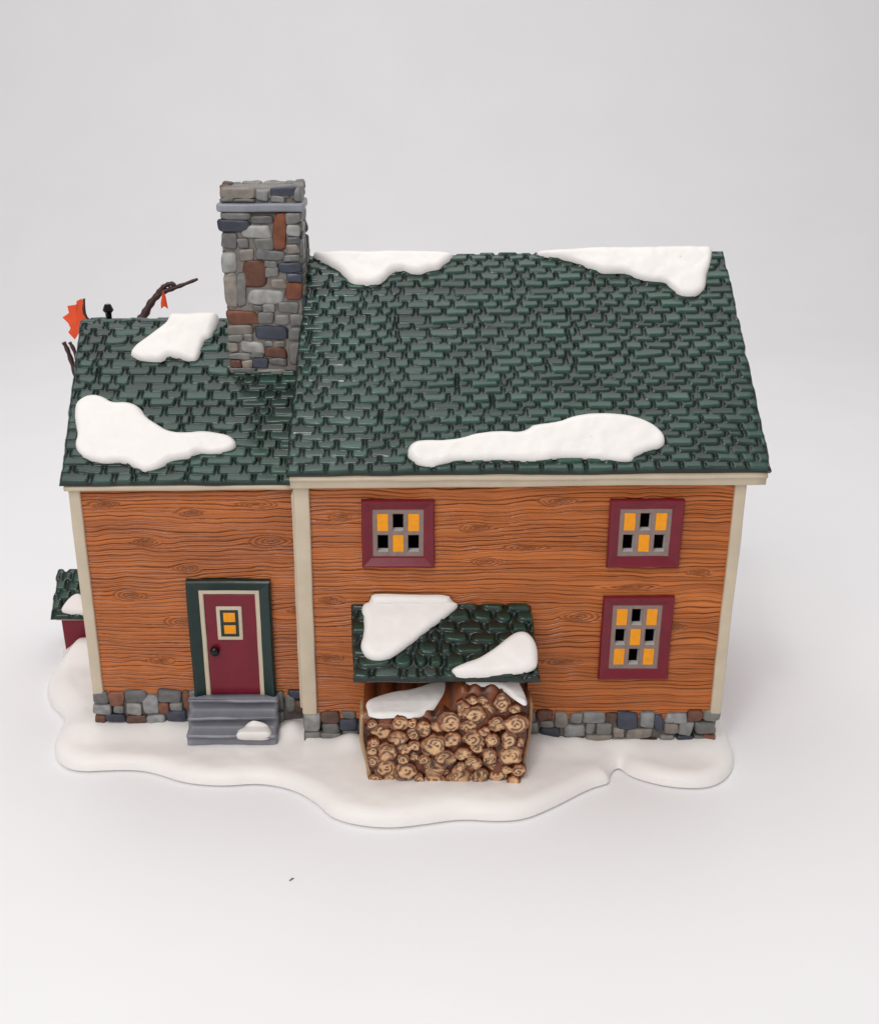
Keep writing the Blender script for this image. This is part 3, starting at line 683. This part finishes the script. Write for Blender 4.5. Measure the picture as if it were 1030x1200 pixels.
# door ------------------------------------------------------------------
fr = DOOR['frame']; fr = (fr[0], 1.86, fr[2], fr[3])
loft('door_frame', fr, WY, [(0, -.05), (0, .22), (.05, .27), (.1, .26), (.36, .13), (.4, .11), (.41, -.02)], M_DGREEN, HOUSE, True, seed=5)
sl = DOOR['slab']; sl = (sl[0]+.03, 1.88, sl[2]-.03, sl[3]+.1)
door = bevel_box('door', sl[0], sl[2], WY-.09, WY+.15, sl[1], sl[3], .03, M_RED, HOUSE, .012, 12, 11)
loft('trim', (fr[0]+.385, 1.87, fr[2]-.385, fr[3]-.385), WY, [(0, -.03), (0, .1), (.02, .12), (.13, .115), (.16, .09), (.165, .02)], M_TRIM, door, True, seed=6)
dw = DOOR['win']
wdw = bevel_box('door_window', dw[0], dw[2], WY-.15, WY-.02, dw[1], dw[3], .04, M_TRIM, door, .01, 6, 12)
di = DOOR['winin']; di = (di[0]-.02, di[1]-.02, di[2]+.02, di[3]+.02)
bevel_box('window_sash', di[0], di[2], WY-.165, WY-.05, di[1], di[3], .02, M_DGREEN, door, .006, 4, 13)
zm_ = (di[1]+di[3])/2
for a, b in ((di[1]+.12, zm_-.06), (zm_+.06, di[3]-.1)):
    bevel_box('pane', di[0]+.12, di[2]-.1, WY-.185, WY-.06, a, b, .02, M_YELL, door, .006, 3, 14)
bm = bmesh.new(); bmesh.ops.create_uvsphere(bm, u_segments=20, v_segments=14, radius=.17)
for v in bm.verts:
    v.co.y *= .75; v.co.y += .0
    if v.co.y > .05: v.co.x *= .6; v.co.z *= .6; v.co.y *= 1.6
    v.co += Vector((-6.74, WY-.2, 3.62))
me = bpy.data.meshes.new('handle'); bm.to_mesh(me); bm.free(); me.polygons.foreach_set('use_smooth', [True]*len(me.polygons))
link('handle', me, M_BLACK, door)

# steps -------------------------------------------------------------------
prof = []
for k, (yt, zt_) in enumerate([(WY-.42, 1.88), (WY-.82, 1.43), (WY-1.22, .97)]):
    prof += [(yt+.43 if k else WY+.05, zt_-.01), (yt+.0, zt_), (yt-.045, zt_-.025), (yt-.055, zt_-.07), (yt-.03, zt_-.11), (yt+.05, zt_-.14), (yt+.045, zt_-.3)]
prof += [(WY-1.2, .3), (WY+.05, .3)]
n = 26; V = []; K = len(prof)
for i in range(n+1):
    t = i/n
    for j, (y, z) in enumerate(prof):
        x = -7.72+(3.08)*t; w = .025*float(noise(x*1.2, j*.35, 44))
        e = .04*(1 if t < .5 else -1)*(abs(t-.5) > .499)
        V.append((x+(.03*float(noise(j*.6, 2.2, 45)) if i in (0, n) else 0), y+w+abs(e)*.6, z+w*.6-abs(e)*.5))
F = [(i*K+j, i*K+(j+1) % K, (i+1)*K+(j+1) % K, (i+1)*K+j)[::-1] for i in range(n) for j in range(K)]
F += [tuple(range(K)), tuple(n*K+j for j in range(K))[::-1]]
bm = bmesh.new(); vs = [bm.verts.new(v) for v in V]
for f in F: bm.faces.new([vs[i] for i in f])
bmesh.ops.recalc_face_normals(bm, faces=bm.faces)
bmesh.ops.bevel(bm, geom=[e for e in bm.edges if len(e.link_faces) == 2 and e.calc_face_angle() > .45], offset=.02, segments=2, affect='EDGES')
me = bpy.data.meshes.new('steps'); bm.to_mesh(me); bm.free(); me.polygons.foreach_set('use_smooth', [True]*len(me.polygons))
steps = link('steps', me, M_SLATE, HOUSE)
def step_map(u, v, h):   # u = x, v = run over the treads and down the risers
    path = [(-.3, WY-1.22, .55), (.0, WY-1.22, .85), (.12, WY-1.18, .97), (.5, WY-.86, 1.0), (.62, WY-.8, 1.12), (.9, WY-.78, 1.4), (1.3, WY-.45, 1.46)]
    t = [p[0] for p in path]; y = np.interp(v, t, [p[1] for p in path]); z = np.interp(v, t, [p[2] for p in path])
    return np.stack([u, y-h*.6, z+h*.75], 1)
stp = [(-6.05, .03), (-5.97, .2), (-6.0, .33), (-5.83, .5), (-5.62, .7), (-5.45, .78), (-5.1, .68), (-4.9, .55), (-4.8, .25), (-4.83, .02), (-5.0, -.1), (-5.5, -.09), (-5.9, -.08)]
patch('snow_patch', stp, dome(.2, .2, .03, 2, 31), step_map, M_SNOW, steps, .04)

# log shelter roof -------------------------------------------------------
PS, LS = math.radians(36.611), 2.716
f0 = roof_map(-2.2, 4.296, LS*4, PS, .0)
def shel_map(u, v, h):
    a = f0(u, np.minimum(v, LS), h)
    ov = np.maximum(v-LS, 0); k = sstep(v, LS-.12, LS+.1)
    yb = -.03; w = np.stack([u, -.06-np.abs(h)*.9-.02+0*u, 5.915+ov+h*.1], 1)
    return a*(1-k)[:, None]+w*k[:, None]
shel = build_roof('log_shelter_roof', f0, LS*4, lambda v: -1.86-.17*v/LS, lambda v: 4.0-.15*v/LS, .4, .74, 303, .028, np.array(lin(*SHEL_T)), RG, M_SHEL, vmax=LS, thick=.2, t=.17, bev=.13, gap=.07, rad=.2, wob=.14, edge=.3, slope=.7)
for i, q in enumerate(SN_SHEL): patch('snow_patch', q, dome(.24, .24, .04, 1.2, 40+i), shel_map, M_SNOW, shel, .04)

# wood pile ------------------------------------------------------------------
def ztop(x):
    return 2.86+.85*sstep(x, .95, 1.6)-.0*x-.35*sstep(x, 2.5, 3.7)
nu, na, nb = 150, 90, 64
s = np.linspace(0, 1, nu); t = np.concatenate([np.linspace(0, 1, na), 1+np.linspace(0, 1, nb)[1:]])
Sg, T = np.meshgrid(s, t); tf = np.clip(T, 0, 1); tt = np.clip(T-1, 0, 1)
X = (-1.36-.24*tf)+(4.86+.42*tf)*Sg
zt = ztop(X); Z = .3+(zt-.3)*tf
bar = np.abs(np.sin(X*5.2+1.2*noise(X*.8, 0, 3)))
BULGE = lambda z: .2*np.sin(np.pi*np.clip((z-.3)/3.2, 0, 1))
Y = -2.02-BULGE(Z)*(1-tt)+tt*2.07
Z = Z+tt*(.9*sstep(X, -1.6, .6)*.5+.35)+.12*bar*sstep(tt, 0, .1)-.06*sstep(tf, .9, 1.)*(tt == 0)
bum = fbm(X*2.2, Z*2.2, 61)
Y = Y-.14*bum*(tt == 0)*sstep(1-tf, 0, .1)
g1 = np.array(lin(74, 36, 20)); g2 = np.array(lin(126, 66, 32)); g3 = np.array(lin(70, 34, 18))
cf = sstep(bum, .0, .7)[..., None]*.6; colf = g1*(1-cf)+np.array(lin(134, 74, 38))*cf
ct = (sstep(bar+.4*noise(X*9, Y*1.2, 71), .15, .9)*(1-.5*tt))[..., None]; colt = g3*(1-ct)+g2*ct
k = sstep(T, .86, 1.0)[..., None]; col = colf*(1-k)+colt*k
mb = MB(); P = np.stack([X, Y, Z], -1).reshape(-1, 3); mb.add(P, grid_faces(nu, len(t)), col.reshape(-1, 3))
for e in (0, -1):   # close the two ends
    ring = np.stack([X[:, e], Y[:, e], Z[:, e]], 1); m = len(ring); cc = ring.copy(); cc[:, 1] = .05
    f = [(i, i+1, m+i+1, m+i) for i in range(m-1)]
    if e == 0: f = [a[::-1] for a in f]
    mb.add(np.concatenate([ring, cc]), f, g1)
pile = mb.build('wood_pile', M_LOG, HOUSE)

LT, LD, LO = np.array(lin(228, 182, 136)), np.array(lin(50, 21, 12)), np.array(lin(124, 58, 27))
def make_log(cx, cz, rr, seed):
    r = np.random.default_rng(seed)
    na, nr = 40, 16; th = np.linspace(0, 2*np.pi, na, endpoint=False)
    rim = 1+.2*noise(np.cos(th)*1.3+seed*3.1, np.sin(th)*1.3, seed)+.09*noise(np.cos(th)*4+seed, np.sin(th)*4, seed+1)
    split = r.random() < .3
    if split:   # split billet: one side cut flat
        a0 = r.uniform(0, 6.28); rim = np.minimum(rim, .55/np.maximum(np.cos(th-a0), .01)).clip(.45, 1.3)
    el = r.uniform(.9, 1.12); y0 = -2.1-float(BULGE(np.array(cz)))+r.uniform(-.13, .08)
    ex, ez = r.uniform(-.45, .45, 2)*(2.6 if split or r.random() < .35 else .5)
    nring = max(2, int(rr*8.5)); V = []; K = []
    rho = np.linspace(0, 1, nr)
    for k_, q in enumerate(rho):
        x = np.cos(th)*rim*q*el; z = np.sin(th)*rim*q/el
        ec = np.hypot(x-ex*(1-q), z-ez*(1-q)); an = np.arctan2(z-ez*(1-q), x-ex*(1-q))
        ph = ec*nring+.5*an/np.pi*.5+.15*noise(x*2+seed, z*2, seed+2)
        d = np.abs(ph-np.floor(ph)-.5); ln = np.exp(-(d/.28)**2)*sstep(noise(an*1.3+np.floor(ph)*2.7+seed, 1.1, seed+3), -.75, -.1)
        cr = np.exp(-(((an-r.uniform(-3, 3)) % 6.28)/.12)**2)*.6*(ec > .2)
        ln = np.clip(ln+0*cr, 0, 1)*(q < .97)
        tone = .5+.5*noise(x*1.5+seed, z*1.5, seed+4)
        tone = .55*tone**2; c = LT*(1-.7*tone[:, None])+LO*.7*tone[:, None]; e = sstep(q+.1*noise(np.cos(th)*3+seed, np.sin(th)*3, seed+8)+.16*noise(np.cos(th)*8+seed, np.sin(th)*8, seed+9), .58, .95)[:, None]*.85
        c = c*(1-e)+LO*e; c = c*(1-.94*ln[:, None])+LD*.94*ln[:, None]
        y = y0-.035*np.sqrt(max(1-q**6, 0))+.025*ln+.02*noise(x*2+seed, z*2, seed+5)
        V.append(np.stack([cx+x*rr, y, cz+z*rr], 1)); K.append(c)
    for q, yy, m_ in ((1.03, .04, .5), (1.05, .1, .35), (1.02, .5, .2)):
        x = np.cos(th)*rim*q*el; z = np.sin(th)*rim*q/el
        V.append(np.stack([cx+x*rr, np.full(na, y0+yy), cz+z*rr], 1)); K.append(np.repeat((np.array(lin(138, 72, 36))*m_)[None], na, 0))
    V = np.concatenate(V); K = np.concatenate(K); n_ = nr+3
    F = [(i*na+j, i*na+(j+1) % na, (i+1)*na+(j+1) % na, (i+1)*na+j)[::-1] for i in range(n_-1) for j in range(na)]
    return mesh('log', V, F, M_LOG, pile, K)
logs = [(cx, max(cz, .6), rr*1.17) for cx, cz, rr in LOGS]
rl = np.random.default_rng(3)
for _ in range(4000):   # billets that fill the gaps of the stack
    x = rl.uniform(-1.3, 3.4); z = rl.uniform(.55, float(ztop(np.array(x)))-.12)
    gapd = min(math.hypot(x-a, z-b)-c for a, b, c in logs)
    if gapd > .115 and len(logs) < 64 and abs(x-1.05) < 2.1+.18*z: logs.append((x, z, min(gapd+.06, .28)))
for i, (cx, cz, rr) in enumerate(logs): make_log(cx, cz, rr, 40+i)
bevel_box('side_board', -1.7, -1.56, -2.1, -1.2, .45, 2.95, .06, mat('tan_board', lin(172, 140, 104), .45, var=.2, vscale=3, bump=.3, bscale=5), pile, .11, 14, 21)
bevel_box('side_board', 3.64, 3.77, -2.05, -1.2, .5, 3.35, .06, mat('brown_board', lin(150, 108, 72), .45, var=.2, vscale=3, bump=.3, bscale=5), pile, .11, 14, 22)
for o_ in pile.children:
    if o_.name.startswith('side_board'):   # the pile narrows towards its foot
        for v_ in o_.data.vertices: v_.co.x += (.17 if v_.co.x < 0 else -.13)*max(0, 1-(v_.co.z-.45)/2.4)
def top_map(u, v, h):
    tt = np.clip((v+2.02)/2.07, -.02, 1)
    z = ztop(u)+np.maximum(tt, 0)*(.45*sstep(u, -1.6, .6)+.35)+.05
    return np.stack([u, v, z+h], 1)
for i, q in enumerate(SN_PILE): patch('snow_patch', q, dome(.16, .16, .03, 2, 50+i), top_map, M_SNOW, pile, .035)

# small shed beside the wing ------------------------------------------------
sb = MB(); yr_ = 8.1
V = [(-13.82, 6.85, .25), (-11.06, 6.85, .25), (-11.06, 6.85, 1.9), (-13.86, 6.85, 1.9), (-13.82, 9.35, .25), (-11.06, 9.35, .25), (-11.06, 9.35, 1.9), (-13.86, 9.35, 1.9), (-13.86, 8.1, 3.05), (-11.06, 8.1, 3.05)]
sb.add(V, [(0, 1, 2, 3), (5, 4, 7, 6), (4, 0, 3, 8, 7), (1, 5, 6, 9, 2)])
shed = sb.build('shed', M_RED, HOUSE, smooth=False, usecol=False)
fs = roof_map(6.6, 1.9, 2.06, math.radians(45), .0)
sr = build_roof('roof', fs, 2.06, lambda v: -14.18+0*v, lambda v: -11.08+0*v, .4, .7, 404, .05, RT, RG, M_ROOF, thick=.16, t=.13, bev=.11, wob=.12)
sr.parent = shed
bevel_box('eave_trim', -14.02, -11.1, 6.72, 6.84, 1.74, 1.86, .03, M_TRIM, shed, .01, 8, 31)
patch('snow_patch', [(-13.85, .25), (-13.72, .6), (-13.45, .95), (-13.2, 1.05), (-12.95, .9), (-12.75, .5), (-12.3, .3), (-12.3, .12), (-13.4, .14)], dome(.2, .22, .02, 2, 60), fs, M_SNOW, shed, .04)
patch('snow_patch', [(-13.25, 2.2), (-13.15, 1.9), (-12.9, 1.75), (-12.4, 1.6), (-12.2, 2.0), (-12.4, 2.4), (-13., 2.4)], dome(.2, .22, .02, 2, 61), fs, M_SNOW, shed, .04)

# little black vent cap behind the wing ridge -----------------------------------
vb = MB(); prf = [(.0, .21), (.1, .21), (.12, .18), (.19, .0), (.17, -.04), (.11, -.1), (.1, -1.4)]
na = 10; th = np.linspace(0, 2*np.pi, na, endpoint=False)+.3
V = np.concatenate([np.stack([-10.56+np.cos(th)*a, 6.0+np.sin(th)*a, 14.2+np.full(na, z)], 1) for a, z in prf])
vb.add(V, [(i*na+j, i*na+(j+1) % na, (i+1)*na+(j+1) % na, (i+1)*na+j)[::-1] for i in range(len(prf)-1) for j in range(na)])
vb.build('vent_cap', M_BLACK, HOUSE, smooth=False, usecol=False)

# bare tree with orange leaves -----------------------------------------------
TREEO = bpy.data.objects.new('leafy_tree', None); C.objects.link(TREEO); TREEO.location = (-10.9, 11.2, .5)
tag(TREEO, 'dark bare twig tree with orange leaves rising behind the ridge of the low left wing', 'tree')
def tube(name, pts, r0, r1, parent, seed=0, n=10, sub=5):
    p = np.array(pts, float); q = [p[0]]
    for i in range(len(p)-1):
        a, b, c, d = p[max(i-1, 0)], p[i], p[i+1], p[min(i+2, len(p)-1)]
        for k in range(1, sub+1):
            t = k/sub; q.append(.5*((2*b)+(-a+c)*t+(2*a-5*b+4*c-d)*t*t+(-a+3*b-3*c+d)*t**3))
    q = np.array(q); m = len(q); V = []; th = np.linspace(0, 2*np.pi, n, endpoint=False)
    tang = np.gradient(q, axis=0); tang /= np.linalg.norm(tang, axis=1)[:, None]
    up = np.array((0., 1., .02))
    for i in range(m):
        a = np.cross(tang[i], up); a /= np.linalg.norm(a); b = np.cross(tang[i], a)
        rr = (r0+(r1-r0)*i/(m-1))*(1+.14*math.sin(i*1.7+seed))
        V.append(q[i]+rr*(np.cos(th)[:, None]*a+np.sin(th)[:, None]*b))
    V = np.concatenate(V+[q[:1], q[-1:]])-np.array(TREEO.location)
    F = [(i*n+j, i*n+(j+1) % n, (i+1)*n+(j+1) % n, (i+1)*n+j) for i in range(m-1) for j in range(n)]
    F += [(m*n, (j+1) % n, j) for j in range(n)]+[(m*n+1, (m-1)*n+j, (m-1)*n+(j+1) % n) for j in range(n)]
    return mesh(name, V, F, M_BARK, parent)
tube('trunk', [(-10.9, 11.2, .3), (-10.8, 11.15, 4), (-11.1, 11.1, 8), (-11.0, 11., 11.3), tuple(np.array(TREE['br1'][0]))], .42, .2, TREEO, 1, 12)
tube('branch', TREE['br1'], .2, .055, TREEO, 2)
tube('branch', TREE['br2'], .1, .08, TREEO, 3)
tube('branch', [(-11.1, 11.05, 8.), (-12.2, 10.4, 9.5)]+TREE['tw1'], .14, .08, TREEO, 4)
tube('branch', [(-11.1, 11.05, 8.5), (-12.1, 10.3, 10.)]+TREE['tw2'], .1, .07, TREEO, 5)
l1 = np.array(TREE['leaf1']); tube('branch', [(-11.05, 11.05, 10.), (-11.9, 10.8, 12.), (float(l1[0][0]), 10.4, float(l1[0][2])), (float(l1[3][0]+.1), 10.4, float(l1[3][2]))], .1, .05, TREEO, 6)
def leaf(pts, th, fold):
    p = np.array(pts, float); c = p.mean(0); n = len(p); p = p-np.array(TREEO.location); c = c-np.array(TREEO.location)
    p[:, 1] += .5*fold*np.abs(p[:, 0]-c[0])
    V = np.concatenate([p, p+(0, th, 0), [c], [c+(0, th, 0)]])
    F = [(i, (i+1) % n, n+(i+1) % n, n+i) for i in range(n)]+[((i+1) % n, i, 2*n) for i in range(n)]+[(n+i, n+(i+1) % n, 2*n+1) for i in range(n)]
    mesh('leaf', V, F, M_LEAF, TREEO, smooth=False)
leaf(TREE['leaf1'], .07, .25); leaf(TREE['leaf2'], .06, .3)

# fleck of lint on the paper ------------------------------------------------
bm = bmesh.new()
LF = .65
pts = [(-3.66, -6.45, .02), (-3.58, -6.4, .04), (-3.55, -6.33, .03), (-3.47, -6.28, .02)]
vs = []
for i, p_ in enumerate(pts):
    w = (.004, .011, .014, .004)[i]; p_ = (-3.56+(p_[0]+3.56)*LF, -6.36+(p_[1]+6.36)*LF, p_[2])
    vs.append([bm.verts.new((p_[0]+a*w, p_[1]-a*w*.6, p_[2]+b*.015)) for a, b in ((-1, -1), (1, -1), (1, 1), (-1, 1))])
for a, b in zip(vs[:-1], vs[1:]):
    for k in range(4): bm.faces.new((a[k], a[(k+1) % 4], b[(k+1) % 4], b[k]))
bm.faces.new(vs[0][::-1]); bm.faces.new(vs[-1])
me = bpy.data.meshes.new('lint_fleck'); bm.to_mesh(me); bm.free()
tag(link('lint_fleck', me, M_LINT), 'tiny dark fleck of lint on the white paper in front of the snow base', 'lint')

# ---------------------------------------------------------------- camera, light
cam = bpy.data.cameras.new('camera'); co = bpy.data.objects.new('camera', cam); C.objects.link(co)
co.location = (0, -33.64, 22.78); co.rotation_euler = (math.radians(90-22.15), 0, 0)
cam.sensor_fit = 'VERTICAL'; cam.sensor_height = 24; cam.sensor_width = 24
cam.lens = 24*1350/1200; cam.shift_x = (515-484)/1200; cam.clip_end = 1000; cam.clip_start = .5
S.camera = co

w = bpy.data.worlds.new('World'); S.world = w; w.use_nodes = True
bg = w.node_tree.nodes['Background']; bg.inputs[0].default_value = (*WORLD_C, 1); bg.inputs[1].default_value = WORLD_S
def area(name, loc, tgt, size, power, col=(1, 1, 1), sy=None):
    l = bpy.data.lights.new(name, 'AREA'); l.energy = power; l.size = size; l.color = col
    if sy: l.shape = 'RECTANGLE'; l.size_y = sy
    o = bpy.data.objects.new(name, l); C.objects.link(o); o.location = loc
    o.rotation_euler = (Vector(tgt)-Vector(loc)).to_track_quat('-Z', 'Y').to_euler()
for a in LAMPS: area(*a)

S.render.engine = 'CYCLES'
S.view_settings.view_transform = 'Standard'; S.view_settings.look = 'None'; S.view_settings.exposure = 0; S.view_settings.gamma = 1
S.cycles.use_denoising = True
S.cycles.max_bounces = 8
